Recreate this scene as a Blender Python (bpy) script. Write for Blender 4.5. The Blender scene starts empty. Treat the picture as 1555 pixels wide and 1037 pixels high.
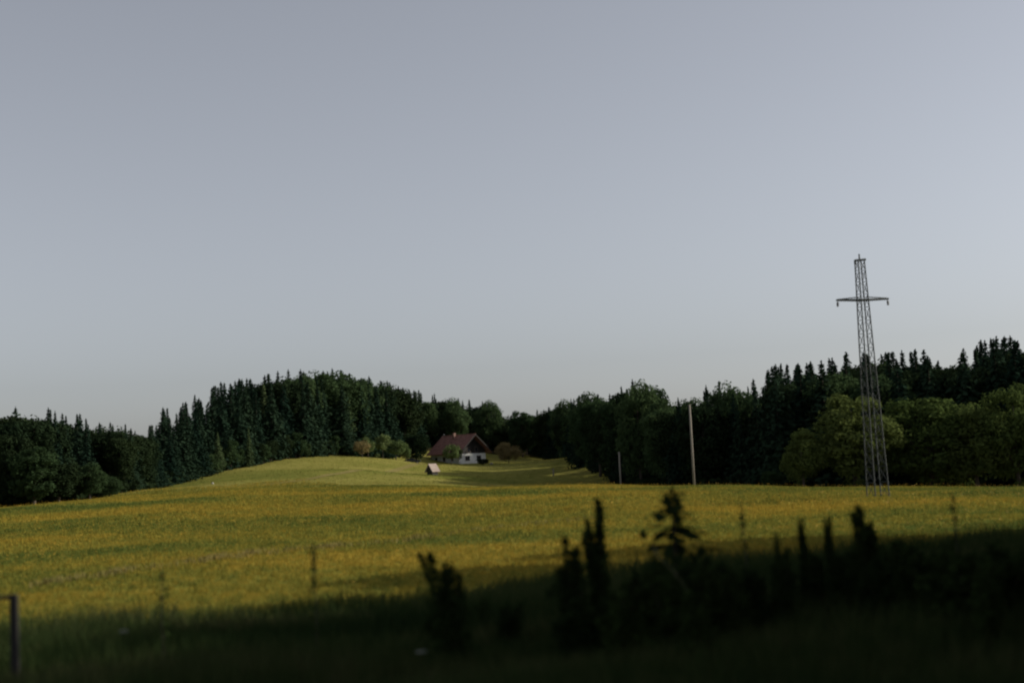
import bpy, math, random
import numpy as np
from mathutils import Vector, Matrix

random.seed(7)
rng = np.random.default_rng(11)
R = math.radians
scene = bpy.context.scene
C = scene.collection

# ------------------------------------------------------------------ camera
W0, H0 = 1555.0, 1037.0            # size of the photograph the measurements refer to
LENS = 50.0
F = W0 / 36.0 * LENS
CAM = Vector((0.0, 0.0, 4.0))      # seat height in a train on a low embankment
PITCH, ROLL = R(4.8), R(2.8)
_f = Vector((0, math.cos(PITCH), math.sin(PITCH)))
_u = Vector((0, -math.sin(PITCH), math.cos(PITCH)))
_r = Vector((1, 0, 0))
CR = _r * math.cos(ROLL) - _u * math.sin(ROLL)
CU = _u * math.cos(ROLL) + _r * math.sin(ROLL)
cd = bpy.data.cameras.new('camera')
cam = bpy.data.objects.new('camera', cd)
C.objects.link(cam)
cam.matrix_world = Matrix(((CR.x, CU.x, -_f.x, CAM.x), (CR.y, CU.y, -_f.y, CAM.y),
                           (CR.z, CU.z, -_f.z, CAM.z), (0, 0, 0, 1)))
cd.lens = LENS
cd.sensor_width = 36.0
cd.clip_start = 0.1
cd.clip_end = 20000.0
cd.dof.use_dof = True
cd.dof.focus_distance = 230.0
cd.dof.aperture_fstop = 0.36
scene.camera = cam

# ------------------------------------------------------------------ sky and sun
SUN_AZ, SUN_EL = R(82.0), R(22.5)      # clockwise from the viewing direction
world = bpy.data.worlds.new('World')
scene.world = world
world.use_nodes = True
nt = world.node_tree
for n in list(nt.nodes):
    nt.nodes.remove(n)
sky = nt.nodes.new('ShaderNodeTexSky')
sky.sky_type = 'NISHITA'
sky.sun_disc = False
sky.sun_elevation = SUN_EL
sky.sun_rotation = SUN_AZ
sky.altitude = 600
sky.air_density = 1.0
sky.dust_density = 2.2
sky.ozone_density = 2.5
hs = nt.nodes.new('ShaderNodeHueSaturation')
hs.inputs['Saturation'].default_value = 0.31
bg = nt.nodes.new('ShaderNodeBackground')
bg.inputs['Strength'].default_value = 0.115
wo = nt.nodes.new('ShaderNodeOutputWorld')
nt.links.new(sky.outputs[0], hs.inputs['Color'])
tint = nt.nodes.new('ShaderNodeMix')
tint.data_type = 'RGBA'
tint.blend_type = 'MULTIPLY'
tint.inputs[0].default_value = 1.0
tint.inputs[7].default_value = (1.0, 0.995, 1.02, 1)
nt.links.new(hs.outputs[0], tint.inputs[6])
nt.links.new(tint.outputs[2], bg.inputs['Color'])
nt.links.new(bg.outputs[0], wo.inputs['Surface'])

sd = bpy.data.lights.new('sun', 'SUN')
sd.energy = 4.5
sd.angle = R(0.6)
sd.color = (1.0, 0.92, 0.77)
sun = bpy.data.objects.new('sun', sd)
C.objects.link(sun)
S = Vector((math.sin(SUN_AZ) * math.cos(SUN_EL), math.cos(SUN_AZ) * math.cos(SUN_EL), math.sin(SUN_EL)))
sun.rotation_euler = S.to_track_quat('Z', 'Y').to_euler()
sun.location = (60, -20, 80)

vs = scene.view_settings
vs.view_transform = 'Standard'
vs.look = 'None'
vs.exposure = 0.0
vs.gamma = 1.0
scene.render.film_transparent = False
scene.cycles.filter_width = 2.2
scene.cycles.max_bounces = 5
scene.cycles.transparent_max_bounces = 4

# ------------------------------------------------------------------ helpers
def ray(px, py):
    return (CR * (px - W0 / 2) - CU * (py - H0 / 2) + _f * F).normalized()

def at(px, py, D):
    """point seen at a photograph position, D metres ahead"""
    d = ray(px, py)
    return CAM + d * (D / d.y)

def link(o, parent=None):
    C.objects.link(o)
    if parent is not None:
        o.parent = parent
    return o

def tag(o, label=None, cat=None, group=None, kind=None):
    if label: o['label'] = label
    if cat: o['category'] = cat
    if group: o['group'] = group
    if kind: o['kind'] = kind
    return o

def thing(name, loc, rz, label, cat, group=None, scale=(1, 1, 1)):
    o = bpy.data.objects.new(name, None)
    o.empty_display_size = 0.3
    C.objects.link(o)
    o.location = loc
    o.rotation_euler = (0, 0, rz)
    o.scale = scale
    return tag(o, label, cat, group)

def part(name, mesh, parent):
    o = bpy.data.objects.new(name, mesh)
    return link(o, parent)

def np_mesh(name, verts, faces, mat, smooth=False, mats=None, mat_idx=None):
    """verts (n,3), faces (m,k) with constant k"""
    verts = np.asarray(verts, dtype=np.float32)
    faces = np.asarray(faces, dtype=np.int32)
    m = bpy.data.meshes.new(name)
    k = faces.shape[1]
    m.vertices.add(len(verts))
    m.vertices.foreach_set('co', verts.ravel())
    m.loops.add(faces.size)
    m.loops.foreach_set('vertex_index', faces.ravel())
    m.polygons.add(len(faces))
    m.polygons.foreach_set('loop_start', np.arange(0, faces.size, k, dtype=np.int32))
    m.polygons.foreach_set('loop_total', np.full(len(faces), k, dtype=np.int32))
    if smooth:
        m.polygons.foreach_set('use_smooth', np.ones(len(faces), dtype=bool))
    for mm in ([mat] if mats is None else mats):
        m.materials.append(mm)
    if mat_idx is not None:
        m.polygons.foreach_set('material_index', np.asarray(mat_idx, dtype=np.int32))
    m.update(calc_edges=True)
    m.validate()
    return m

class MB:
    """collects simple solids of one part"""
    def __init__(self):
        self.v, self.f = [], []
    def add(self, vs_, fs_):
        b = len(self.v)
        self.v += [tuple(p) for p in vs_]
        self.f += [tuple(i + b for i in q) for q in fs_]
    def box(self, x0, x1, y0, y1, z0, z1):
        self.add([(x0, y0, z0), (x1, y0, z0), (x1, y1, z0), (x0, y1, z0), (x0, y0, z1), (x1, y0, z1), (x1, y1, z1), (x0, y1, z1)],
                 [(0, 3, 2, 1), (4, 5, 6, 7), (0, 1, 5, 4), (1, 2, 6, 5), (2, 3, 7, 6), (3, 0, 4, 7)])
    def tube(self, pts, radii, n=8, cap=True):
        pts = [Vector(p) for p in pts]
        b = len(self.v)
        ref = None
        for i, p in enumerate(pts):
            d = (pts[min(i + 1, len(pts) - 1)] - pts[max(i - 1, 0)]).normalized()
            if ref is None or abs(d.dot(ref)) > 0.95:
                ref = Vector((1, 0, 0)) if abs(d.x) < 0.8 else Vector((0, 1, 0))
            a = d.cross(ref).normalized(); c = d.cross(a)
            for k in range(n):
                t = 2 * math.pi * k / n
                self.v.append(tuple(p + (a * math.cos(t) + c * math.sin(t)) * radii[i]))
        for i in range(len(pts) - 1):
            for k in range(n):
                k2 = (k + 1) % n
                self.f.append((b + i * n + k, b + i * n + k2, b + (i + 1) * n + k2, b + (i + 1) * n + k))
        if cap:
            self.f.append(tuple(b + k for k in range(n))[::-1])
            self.f.append(tuple(b + (len(pts) - 1) * n + k for k in range(n)))
    def bar(self, a, b, w):
        self.tube([a, b], [w * 0.707, w * 0.707], n=4)
    def prism(self, poly, ax, a, b):
        """poly: 2-D outline in the plane across axis ax, extruded a..b"""
        n = len(poly)
        def p(u, w, t):
            return {'x': (t, u, w), 'y': (u, t, w), 'z': (u, w, t)}[ax]
        vs_ = [p(u, w, a) for u, w in poly] + [p(u, w, b) for u, w in poly]
        fs_ = [tuple(range(n))[::-1], tuple(range(n, 2 * n))]
        fs_ += [(i, (i + 1) % n, n + (i + 1) % n, n + i) for i in range(n)]
        self.add(vs_, fs_)
    def mesh(self, name, mat, smooth=False):
        m = bpy.data.meshes.new(name)
        m.from_pydata(self.v, [], self.f)
        m.materials.append(mat)
        if smooth:
            m.polygons.foreach_set('use_smooth', [True] * len(m.polygons))
        m.update()
        return m
    def build(self, name, mat, parent=None, smooth=False):
        return part(name, self.mesh(name, mat, smooth), parent)

# ------------------------------------------------------------------ materials
def mat_nodes(name):
    m = bpy.data.materials.new(name)
    m.use_nodes = True
    t = m.node_tree
    for n in list(t.nodes):
        t.nodes.remove(n)
    out = t.nodes.new('ShaderNodeOutputMaterial')
    return m, t, out

def ramp(t, stops):
    r_ = t.nodes.new('ShaderNodeValToRGB')
    e = r_.color_ramp.elements
    while len(e) < len(stops):
        e.new(0.5)
    for el, (p, c) in zip(e, stops):
        el.position = p
        el.color = (*c, 1)
    return r_

def noise(t, scale, detail=4.0, coord='Object', vscale=None, rough=0.55):
    tc = t.nodes.new('ShaderNodeTexCoord')
    nz = t.nodes.new('ShaderNodeTexNoise')
    nz.inputs['Scale'].default_value = scale
    nz.inputs['Detail'].default_value = detail
    nz.inputs['Roughness'].default_value = rough
    if vscale:
        mp = t.nodes.new('ShaderNodeMapping')
        mp.inputs['Scale'].default_value = vscale
        t.links.new(tc.outputs[coord], mp.inputs[0])
        t.links.new(mp.outputs[0], nz.inputs['Vector'])
    else:
        t.links.new(tc.outputs[coord], nz.inputs['Vector'])
    return nz

def plain(name, c1, c2, scale=3.0, rough=0.8, metallic=0.0, bump=0.0, vscale=None):
    m, t, out = mat_nodes(name)
    b = t.nodes.new('ShaderNodeBsdfPrincipled')
    nz = noise(t, scale, vscale=vscale)
    rp = ramp(t, [(0.35, c1), (0.65, c2)])
    t.links.new(nz.outputs['Fac'], rp.inputs[0])
    t.links.new(rp.outputs[0], b.inputs['Base Color'])
    b.inputs['Roughness'].default_value = rough
    b.inputs['Metallic'].default_value = metallic
    if bump:
        bp = t.nodes.new('ShaderNodeBump')
        bp.inputs['Strength'].default_value = bump
        t.links.new(nz.outputs['Fac'], bp.inputs['Height'])
        t.links.new(bp.outputs[0], b.inputs['Normal'])
    t.links.new(b.outputs[0], out.inputs[0])
    return m

def foliage(name, c1, c2, transl=0.3, nscale=0.6):
    """leaf: colour varies from tree to tree and from clump to clump"""
    m, t, out = mat_nodes(name)
    oi = t.nodes.new('ShaderNodeObjectInfo')
    nz = noise(t, nscale, 3.0)
    ad = t.nodes.new('ShaderNodeMath'); ad.operation = 'MULTIPLY_ADD'
    ad.inputs[1].default_value = 0.5
    t.links.new(oi.outputs['Random'], ad.inputs[0])
    ml = t.nodes.new('ShaderNodeMath'); ml.operation = 'MULTIPLY'
    ml.inputs[1].default_value = 0.5
    t.links.new(nz.outputs['Fac'], ml.inputs[0])
    t.links.new(ml.outputs[0], ad.inputs[2])
    rp = ramp(t, [(0.1, c1), (0.9, c2)])
    t.links.new(ad.outputs[0], rp.inputs[0])
    d = t.nodes.new('ShaderNodeBsdfDiffuse')
    tr = t.nodes.new('ShaderNodeBsdfTranslucent')
    mx = t.nodes.new('ShaderNodeMixShader'); mx.inputs[0].default_value = transl
    t.links.new(rp.outputs[0], d.inputs[0]); t.links.new(rp.outputs[0], tr.inputs[0])
    t.links.new(d.outputs[0], mx.inputs[1]); t.links.new(tr.outputs[0], mx.inputs[2])
    t.links.new(mx.outputs[0], out.inputs[0])
    return m

def grassy(name, stops, big=0.02, fine=1.2, stretch=(0.35, 1, 1), transl=0.0, bump=0.4, mix=0.55):
    """grassland: broad drifts of colour with a finer mottling, in ground coordinates"""
    m, t, out = mat_nodes(name)
    n1 = noise(t, big, 5.0, vscale=stretch, rough=0.6)
    n2 = noise(t, fine, 4.0, rough=0.7)
    a = t.nodes.new('ShaderNodeMath'); a.operation = 'MULTIPLY_ADD'
    a.inputs[1].default_value = mix
    b_ = t.nodes.new('ShaderNodeMath'); b_.operation = 'MULTIPLY'; b_.inputs[1].default_value = 1 - mix
    t.links.new(n2.outputs['Fac'], b_.inputs[0])
    t.links.new(n1.outputs['Fac'], a.inputs[0]); t.links.new(b_.outputs[0], a.inputs[2])
    rp = ramp(t, stops)
    t.links.new(a.outputs[0], rp.inputs[0])
    d = t.nodes.new('ShaderNodeBsdfDiffuse')
    t.links.new(rp.outputs[0], d.inputs[0])
    if bump:
        bp = t.nodes.new('ShaderNodeBump'); bp.inputs['Strength'].default_value = bump
        bp.inputs['Distance'].default_value = 0.2
        t.links.new(n2.outputs['Fac'], bp.inputs['Height']); t.links.new(bp.outputs[0], d.inputs['Normal'])
    if transl:
        tr = t.nodes.new('ShaderNodeBsdfTranslucent')
        t.links.new(rp.outputs[0], tr.inputs[0])
        mx = t.nodes.new('ShaderNodeMixShader'); mx.inputs[0].default_value = transl
        t.links.new(d.outputs[0], mx.inputs[1]); t.links.new(tr.outputs[0], mx.inputs[2])
        t.links.new(mx.outputs[0], out.inputs[0])
    else:
        t.links.new(d.outputs[0], out.inputs[0])
    return m

MEADOW_STOPS = [(0.42, (0.085, 0.115, 0.027)), (0.49, (0.19, 0.178, 0.033)), (0.56, (0.31, 0.225, 0.036))]
M = dict(
    meadow=grassy('meadow_ground', MEADOW_STOPS, big=0.035, stretch=(0.5, 0.8, 1), transl=0.0, mix=0.58),
    meadow_blade=grassy('meadow_blades', MEADOW_STOPS, big=0.035, stretch=(0.5, 0.8, 1), transl=0.35, bump=0, mix=0.58),
    flower=plain('buttercup_yellow', (0.42, 0.24, 0.008), (0.50, 0.31, 0.012), 0.5, 0.7),
    lawn=grassy('mown_lawn', [(0.36, (0.12, 0.14, 0.03)), (0.5, (0.20, 0.19, 0.045)), (0.62, (0.28, 0.25, 0.075))], big=0.03, fine=0.6),
    lawn_blade=grassy('lawn_blades', [(0.36, (0.12, 0.14, 0.03)), (0.5, (0.20, 0.19, 0.045)), (0.62, (0.28, 0.25, 0.075))], big=0.03, fine=0.6, transl=0.3, bump=0),
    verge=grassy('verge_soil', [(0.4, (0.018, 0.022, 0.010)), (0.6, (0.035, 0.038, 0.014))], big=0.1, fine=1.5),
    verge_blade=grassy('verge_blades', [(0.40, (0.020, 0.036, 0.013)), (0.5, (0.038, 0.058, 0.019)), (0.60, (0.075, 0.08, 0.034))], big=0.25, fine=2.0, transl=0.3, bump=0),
    litter=grassy('forest_litter', [(0.4, (0.02, 0.018, 0.010)), (0.6, (0.04, 0.032, 0.016))], big=0.1, fine=1.0),
    track=grassy('dry_grass_track', [(0.4, (0.17, 0.15, 0.05)), (0.6, (0.24, 0.20, 0.075))], big=0.1, fine=0.7),
    spruce=foliage('spruce_needles', (0.009, 0.021, 0.015), (0.025, 0.043, 0.024), 0.12, 0.25),
    spruce_light=foliage('larch_needles', (0.045, 0.075, 0.035), (0.085, 0.115, 0.05), 0.25, 0.25),
    leaf=foliage('beech_leaves', (0.027, 0.050, 0.022), (0.066, 0.102, 0.042), 0.35, 0.3),
    leaf_light=foliage('ash_leaves', (0.05, 0.082, 0.024), (0.125, 0.15, 0.045), 0.35, 0.3),
    leaf_dark=foliage('alder_leaves', (0.011, 0.022, 0.012), (0.029, 0.043, 0.018), 0.2, 0.3),
    leaf_copper=foliage('copper_leaves', (0.17, 0.135, 0.06), (0.26, 0.205, 0.095), 0.3, 0.5),
    leaf_apple=foliage('apple_leaves', (0.085, 0.125, 0.045), (0.15, 0.19, 0.075), 0.3, 0.5),
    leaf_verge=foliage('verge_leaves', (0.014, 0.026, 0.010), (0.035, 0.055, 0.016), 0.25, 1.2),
    bark=plain('bark', (0.035, 0.028, 0.02), (0.07, 0.055, 0.04), 2.0, 0.9, bump=0.4, vscale=(3, 3, 0.5)),
    steel=plain('weathered_steel', (0.028, 0.036, 0.038), (0.05, 0.058, 0.058), 4.0, 0.8, 0.0),
    ceramic=plain('insulator_ceramic', (0.03, 0.022, 0.018), (0.05, 0.04, 0.03), 4.0, 0.3),
    pole=plain('weathered_pole_wood', (0.17, 0.15, 0.12), (0.27, 0.24, 0.20), 2.0, 0.85, vscale=(4, 4, 0.3)),
    dark_wood=plain('dark_stained_wood', (0.010, 0.009, 0.008), (0.02, 0.016, 0.014), 3.0, 0.8, vscale=(6, 6, 0.4)),
    render=plain('white_render', (0.62, 0.63, 0.62), (0.74, 0.74, 0.72), 0.6, 0.9),
    roof=plain('red_roof_tiles', (0.15, 0.065, 0.048), (0.28, 0.13, 0.10), 1.1, 0.85, bump=0.3),
    shed_roof=plain('pinkish_roof_tiles', (0.26, 0.20, 0.17), (0.36, 0.29, 0.25), 1.5, 0.85),
    glass=plain('window_glass', (0.012, 0.015, 0.02), (0.025, 0.03, 0.035), 0.5, 0.12),
    frame=plain('window_frame_wood', (0.10, 0.07, 0.05), (0.16, 0.12, 0.09), 3.0, 0.7),
    car=plain('dark_car_paint', (0.008, 0.009, 0.013), (0.012, 0.013, 0.018), 1.0, 0.25),
    tyre=plain('tyre_rubber', (0.012, 0.012, 0.012), (0.02, 0.02, 0.02), 5.0, 0.9),
    chrome=plain('wheel_metal', (0.25, 0.25, 0.26), (0.35, 0.35, 0.36), 3.0, 0.35, 0.8),
    lamp=plain('headlight_glass', (0.6, 0.6, 0.6), (0.7, 0.7, 0.7), 3.0, 0.15),
    stone=plain('pale_stone', (0.28, 0.265, 0.23), (0.38, 0.36, 0.32), 3.0, 0.9),
    petal=plain('white_petals', (0.28, 0.30, 0.26), (0.42, 0.44, 0.38), 9.0, 0.8),
    straw=plain('straw_stem', (0.20, 0.19, 0.11), (0.30, 0.27, 0.16), 9.0, 0.8),
    brick=plain('chimney_brick', (0.16, 0.09, 0.07), (0.24, 0.14, 0.11), 4.0, 0.9),
)

# ------------------------------------------------------------------ terrain
def P(px, py, D):
    p = at(px, py, D)
    return (p.x, p.y, p.z)

ctl = []
for x in (-60, -25, 0, 25, 60):                 # the line and its bank
    ctl += [(x, -30, 1.1), (x, -8, 1.3), (x, 5, 1.2), (x, 12, 0.55), (x, 20, 0.15), (x, 34, 0.0)]
for px, z in ((0, 0.1), (400, 0.05), (777, 0.0), (1150, -0.1), (1555, -0.25)):
    p = at(px, 760, 60); ctl.append((p.x, 60, z))
    p = at(px, 760, 110); ctl.append((p.x, 110, z * 2))
ctl += [P(0, 771, 192), P(120, 762, 200), P(240, 749, 206), P(420, 740, 206), P(540, 739, 196), P(700, 741, 190), P(900, 739, 186),
        P(1100, 741, 180), P(1320, 745, 172), P(1555, 748, 167), P(1750, 752, 165), P(-200, 785, 185)]
ctl += [P(240, 743, 250), P(300, 731, 275), P(360, 716, 296), P(430, 702, 325), P(500, 694, 345), P(560, 694, 362),
        P(430, 722, 262), P(540, 714, 280), P(620, 703, 370), P(660, 702, 393), P(735, 701, 404), P(800, 702, 398), P(660, 722, 300),
        P(760, 722, 300), P(850, 722, 320), P(880, 735, 280)]
ctl += [P(150, 752, 222), P(0, 772, 215), P(950, 748, 235), P(1050, 752, 222), P(1200, 754, 206), P(1400, 757, 200), P(1555, 760, 196)]
for px, D, z in ((0, 300, 3), (120, 320, 3.5), (250, 380, 9), (350, 420, 13), (500, 440, 17), (640, 470, 14), (740, 480, 9), (800, 470, 6),
                 (900, 380, 5), (1000, 320, 5), (1150, 300, 6), (1350, 290, 8), (1555, 280, 9), (1800, 280, 10), (-250, 300, 3)):
    p = at(px, 700, D); ctl.append((p.x, D, z))
for a in range(-60, 61, 20):
    ctl.append((800 * math.sin(R(a)), 800 * math.cos(R(a)), 14.0))
ctl += [(-300, 0, 2), (300, 0, 0), (-250, 120, 1), (250, 120, -1), (0, -200, 1), (250, -200, 1), (-250, -200, 1)]
ctl = np.array(ctl, dtype=np.float64)

def _tps(r2):
    return np.where(r2 > 1e-9, 0.5 * r2 * np.log(np.maximum(r2, 1e-9)), 0.0)

SC = 100.0
_xy = ctl[:, :2] / SC
_n = len(ctl)
_K = _tps(((_xy[:, None, :] - _xy[None, :, :]) ** 2).sum(-1)) + np.eye(_n) * 1e-4
_P1 = np.hstack([np.ones((_n, 1)), _xy])
_A = np.zeros((_n + 3, _n + 3)); _A[:_n, :_n] = _K; _A[:_n, _n:] = _P1; _A[_n:, :_n] = _P1.T
_w = np.linalg.solve(_A, np.concatenate([ctl[:, 2], np.zeros(3)]))

def zf(x, y):
    x = np.atleast_1d(np.asarray(x, dtype=np.float64)); y = np.atleast_1d(np.asarray(y, dtype=np.float64))
    sh = x.shape
    q = np.stack([x.ravel(), y.ravel()], -1) / SC
    out = np.empty(len(q))
    for i in range(0, len(q), 20000):
        s = q[i:i + 20000]
        out[i:i + 20000] = _tps(((s[:, None, :] - _xy[None]) ** 2).sum(-1)) @ _w[:_n] + _w[_n] + s @ _w[_n + 1:]
    r = np.hypot(q[:, 0], q[:, 1]) * SC
    k = np.clip((r - 550) / 500, 0, 1)
    out = out * (1 - k) + 10.0 * k
    out += 0.10 * np.sin(q[:, 0] * 31 + 1.3 * np.sin(q[:, 1] * 17)) * np.clip((q[:, 1] * SC - 40) / 40, 0, 1)
    return out.reshape(sh)

def z1(x, y):
    return float(zf(x, y)[0])

def pxof(x, y):
    return W0 / 2 + F * np.asarray(x) / np.maximum(np.asarray(y), 1.0) + 9 * 0

def verge_edge(x):
    return np.clip(45.0 + 0.62 * np.asarray(x), 33, 64) + 1.2 * np.sin(np.asarray(x) * 0.35) + 0.6 * np.sin(np.asarray(x) * 1.1 + 1)

_md = np.array([(-600, 180), (-300, 182), (0, 194), (240, 208), (420, 208), (540, 197), (900, 187), (1555, 169), (1900, 162), (2500, 160)], float)
_fd = np.array([(-600, 180), (-300, 188), (0, 197), (120, 207), (200, 228), (240, 262), (330, 302), (430, 338), (500, 358), (560, 378), (620, 412), (680, 428),
                (760, 438), (800, 436), (840, 405), (885, 315), (950, 250), (1050, 226), (1200, 208), (1555, 197), (1900, 190), (2500, 180)], float)
meadow_d = lambda px: np.interp(px, _md[:, 0], _md[:, 1])
forest_d = lambda px: np.interp(px, _fd[:, 0], _fd[:, 1])

def zone(x, y):
    px = pxof(x, y)
    z = np.full(np.shape(x), 2)                          # lawn
    z = np.where(y > forest_d(px), 3, z)
    z = np.where(y < np.minimum(meadow_d(px), forest_d(px)), 1, z)
    z = np.where(y < verge_edge(x), 0, z)
    return z

def spaced(a, b, s):
    return np.linspace(a, b, max(2, int(round((b - a) / s)) + 1))
gx = np.unique(np.concatenate([spaced(-4000, -400, 400), spaced(-400, -170, 12), spaced(-170, -30, 2.5), spaced(-30, 30, 1.2), spaced(30, 170, 2.5), spaced(170, 400, 12), spaced(400, 4000, 400)]).round(3))
gy = np.unique(np.concatenate([spaced(-3000, -200, 400), spaced(-200, 0, 20), spaced(0, 60, 1.2), spaced(60, 430, 2.2), spaced(430, 700, 12), spaced(700, 5000, 400)]).round(3))
X, Y = np.meshgrid(gx, gy)
Z = zf(X, Y)
idx = np.arange(X.size).reshape(X.shape)
quads = np.stack([idx[:-1, :-1], idx[:-1, 1:], idx[1:, 1:], idx[1:, :-1]], -1).reshape(-1, 4)
V = np.stack([X, Y, Z], -1).reshape(-1, 3)
cen = V[quads].mean(1)
zn = zone(cen[:, 0], cen[:, 1])
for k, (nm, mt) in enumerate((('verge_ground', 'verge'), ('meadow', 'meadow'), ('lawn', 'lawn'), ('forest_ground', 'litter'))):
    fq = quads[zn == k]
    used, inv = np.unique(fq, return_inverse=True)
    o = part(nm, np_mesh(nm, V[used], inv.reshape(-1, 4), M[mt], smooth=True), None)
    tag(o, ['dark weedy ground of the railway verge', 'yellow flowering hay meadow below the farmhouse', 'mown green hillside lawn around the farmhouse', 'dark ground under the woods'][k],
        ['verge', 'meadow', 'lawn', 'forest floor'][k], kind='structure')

# ------------------------------------------------------------------ foliage meshes
def rand_dirs(n):
    v = rng.normal(size=(n, 3))
    return v / np.linalg.norm(v, axis=1, keepdims=True)

def leaf_quads(cen, nrm, size, aspect=1.6):
    """one bent-free leaf spray (a quad) for each centre"""
    n = len(cen)
    size = np.broadcast_to(np.asarray(size, float).reshape(-1, 1), (n, 1))
    t = np.cross(nrm, rand_dirs(n)); t /= np.maximum(np.linalg.norm(t, axis=1, keepdims=True), 1e-6)
    b = np.cross(nrm, t)
    a_, b_ = t * size * aspect * 0.5, b * size * 0.5
    v = np.stack([cen - a_, cen - b_ + a_ * 0.1, cen + a_, cen + b_ + a_ * 0.1], 1).reshape(-1, 3)
    return v, np.arange(4 * n).reshape(-1, 4)

def limb_tree(seed, H, crown_r, crown_z0, clumps, n_leaf, leaf, flat=1.0, trunk_r=None, clump_r=0.3, lean=0.0, irregular=0.25):
    """trunk with limbs and a crown of leaf clumps; returns (MB trunk, verts, faces)"""
    rs = np.random.default_rng(seed)
    tr = trunk_r or H * 0.02
    cz = (H + crown_z0) / 2; hz = (H - crown_z0) / 2
    # clump centres through an uneven ellipsoid
    cs = []
    ph = rs.uniform(0, 6.28, 4)
    while len(cs) < clumps:
        d = rs.normal(size=3); d /= np.linalg.norm(d)
        az = math.atan2(d[1], d[0])
        k = 1 + irregular * (math.sin(2 * az + ph[0]) * 0.5 + math.sin(3 * az + ph[1] + 3 * d[2]) * 0.5 + 0.4 * math.sin(5 * d[2] + ph[2]))
        r = min(rs.uniform(0.45, 1.0) ** 0.6 * 0.80 * k, 0.84)
        zz = d[2] * r
        sq = 1.0 if zz > 0 else 0.95
        cs.append((d[0] * r * crown_r * flat + lean * (zz + 1), d[1] * r * crown_r * flat, cz + zz * hz * sq))
    cs = np.array(cs)
    mb = MB()
    top = Vector((lean * 1.2, 0, H * 0.8))
    mid = Vector((lean * 0.4 + rs.uniform(-.1, .1) * H * 0.1, rs.uniform(-.1, .1) * H * 0.1, H * 0.4))
    mb.tube([(0, 0, -0.3), (0, 0, H * 0.05), tuple(mid), tuple(top)], [tr * 1.35, tr, tr * 0.7, tr * 0.15], 8)
    for i in rs.choice(len(cs), min(14, len(cs)), replace=False):
        c = Vector(cs[i]); s = rs.uniform(0.25, 0.75)
        p0 = Vector((0, 0, H * 0.05)).lerp(mid, s * 2) if s < 0.5 else mid.lerp(top, (s - 0.5) * 2)
        if p0.z > c.z: p0 = Vector((mid.x * 0.6, mid.y * 0.6, max(c.z * 0.75, H * 0.12)))
        m_ = p0.lerp(c, 0.55) + Vector((0, 0, -0.04 * H))
        mb.tube([p0, m_, c], [tr * 0.42, tr * 0.25, tr * 0.06], 5)
    # leaves
    wts = rs.uniform(0.8, 1.3, len(cs)) * (1 + 0.35 * np.clip((cs[:, 2] - cz) / hz, 0, 1)); wts /= wts.sum()
    ci = rs.choice(len(cs), n_leaf, p=wts)
    d = rs.normal(size=(n_leaf, 3)); d /= np.linalg.norm(d, axis=1, keepdims=True)
    rr = rs.uniform(0.25, 1.0, (n_leaf, 1)) ** 0.5
    rad = crown_r * clump_r * rs.uniform(0.75, 1.25, len(cs))
    pos = cs[ci] + d * rr * rad[ci][:, None] * np.array([1.05, 1.05, 0.8])
    pos[:, 2] = np.maximum(pos[:, 2], crown_z0 * 0.4 + 0.15)
    nm = d * 0.8 + rs.normal(size=(n_leaf, 3)) * 0.55 + np.array([0, 0, 0.45])
    nm /= np.linalg.norm(nm, axis=1, keepdims=True)
    v, f = leaf_quads(pos, nm, leaf * rs.uniform(0.7, 1.35, n_leaf))
    return mb, v, f

def spruce_tree(seed, H=20.0, Rm=2.7, z0=0.6, power=0.85, dense=1.0, spray=0.55):
    rs = np.random.default_rng(seed)
    mb = MB()
    mb.tube([(0, 0, -0.4), (0, 0, H * 0.3), (0, 0, H * 0.97)], [H * 0.016, H * 0.011, 0.02], 7)
    pos, nrm, sz = [], [], []
    z = z0
    ph = rs.uniform(0, 6.28, 3)
    while z < H - 0.15:
        t = (z - z0) / (H - z0)
        L0 = Rm * (1 - t) ** power * (0.55 + 0.45 * min(1, t * 6 + 0.35))
        nb = max(4, int((6 + 5 * (1 - t)) * dense))
        a0 = rs.uniform(0, 6.28)
        for k in range(nb):
            a = a0 + 6.283 * k / nb + rs.normal() * 0.2
            L = L0 * rs.uniform(0.62, 1.15) * (1 + 0.16 * math.sin(a * 2 + ph[0] + z * 0.35))
            if rs.random() < 0.05: L *= 0.4
            L = max(L, 0.12)
            m = max(2, int(L / 0.34 * dense))
            for j in range(m):
                s = (j + rs.uniform(0.2, 1.0)) / m
                droop = -0.32 * L * s ** 1.4 + 0.10 * L * max(0, s - 0.75) * 4
                wob = rs.normal(size=3) * 0.12 * (0.4 + L * 0.4)
                pos.append((math.cos(a) * L * s + wob[0], math.sin(a) * L * s + wob[1], z + droop + wob[2] * 0.8 - 0.08))
                nrm.append((math.cos(a) * 0.55 + rs.normal() * 0.45, math.sin(a) * 0.55 + rs.normal() * 0.45, 0.65 + rs.normal() * 0.35))
                sz.append(spray * rs.uniform(0.6, 1.25) * (0.55 + 0.45 * min(1, L / 1.2)))
        z += (0.36 + 0.10 * (1 - t)) * rs.uniform(0.8, 1.2)
    for k in range(8):                                   # leader
        pos.append((rs.normal() * 0.03, rs.normal() * 0.03, H - 0.5 + k * 0.07)); nrm.append((rs.normal(), rs.normal(), 0.3)); sz.append(0.22)
    pos, nrm = np.array(pos), np.array(nrm)
    nrm /= np.linalg.norm(nrm, axis=1, keepdims=True)
    v, f = leaf_quads(pos, nrm, np.array(sz), 1.7)
    return mb, v, f

def proto(fn, mat, nm, **kw):
    mb, v, f = fn(**kw)
    return mb.mesh(nm + '_trunk', M['bark'], True), np_mesh(nm + '_crown', v, f, mat), kw['H']

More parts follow.
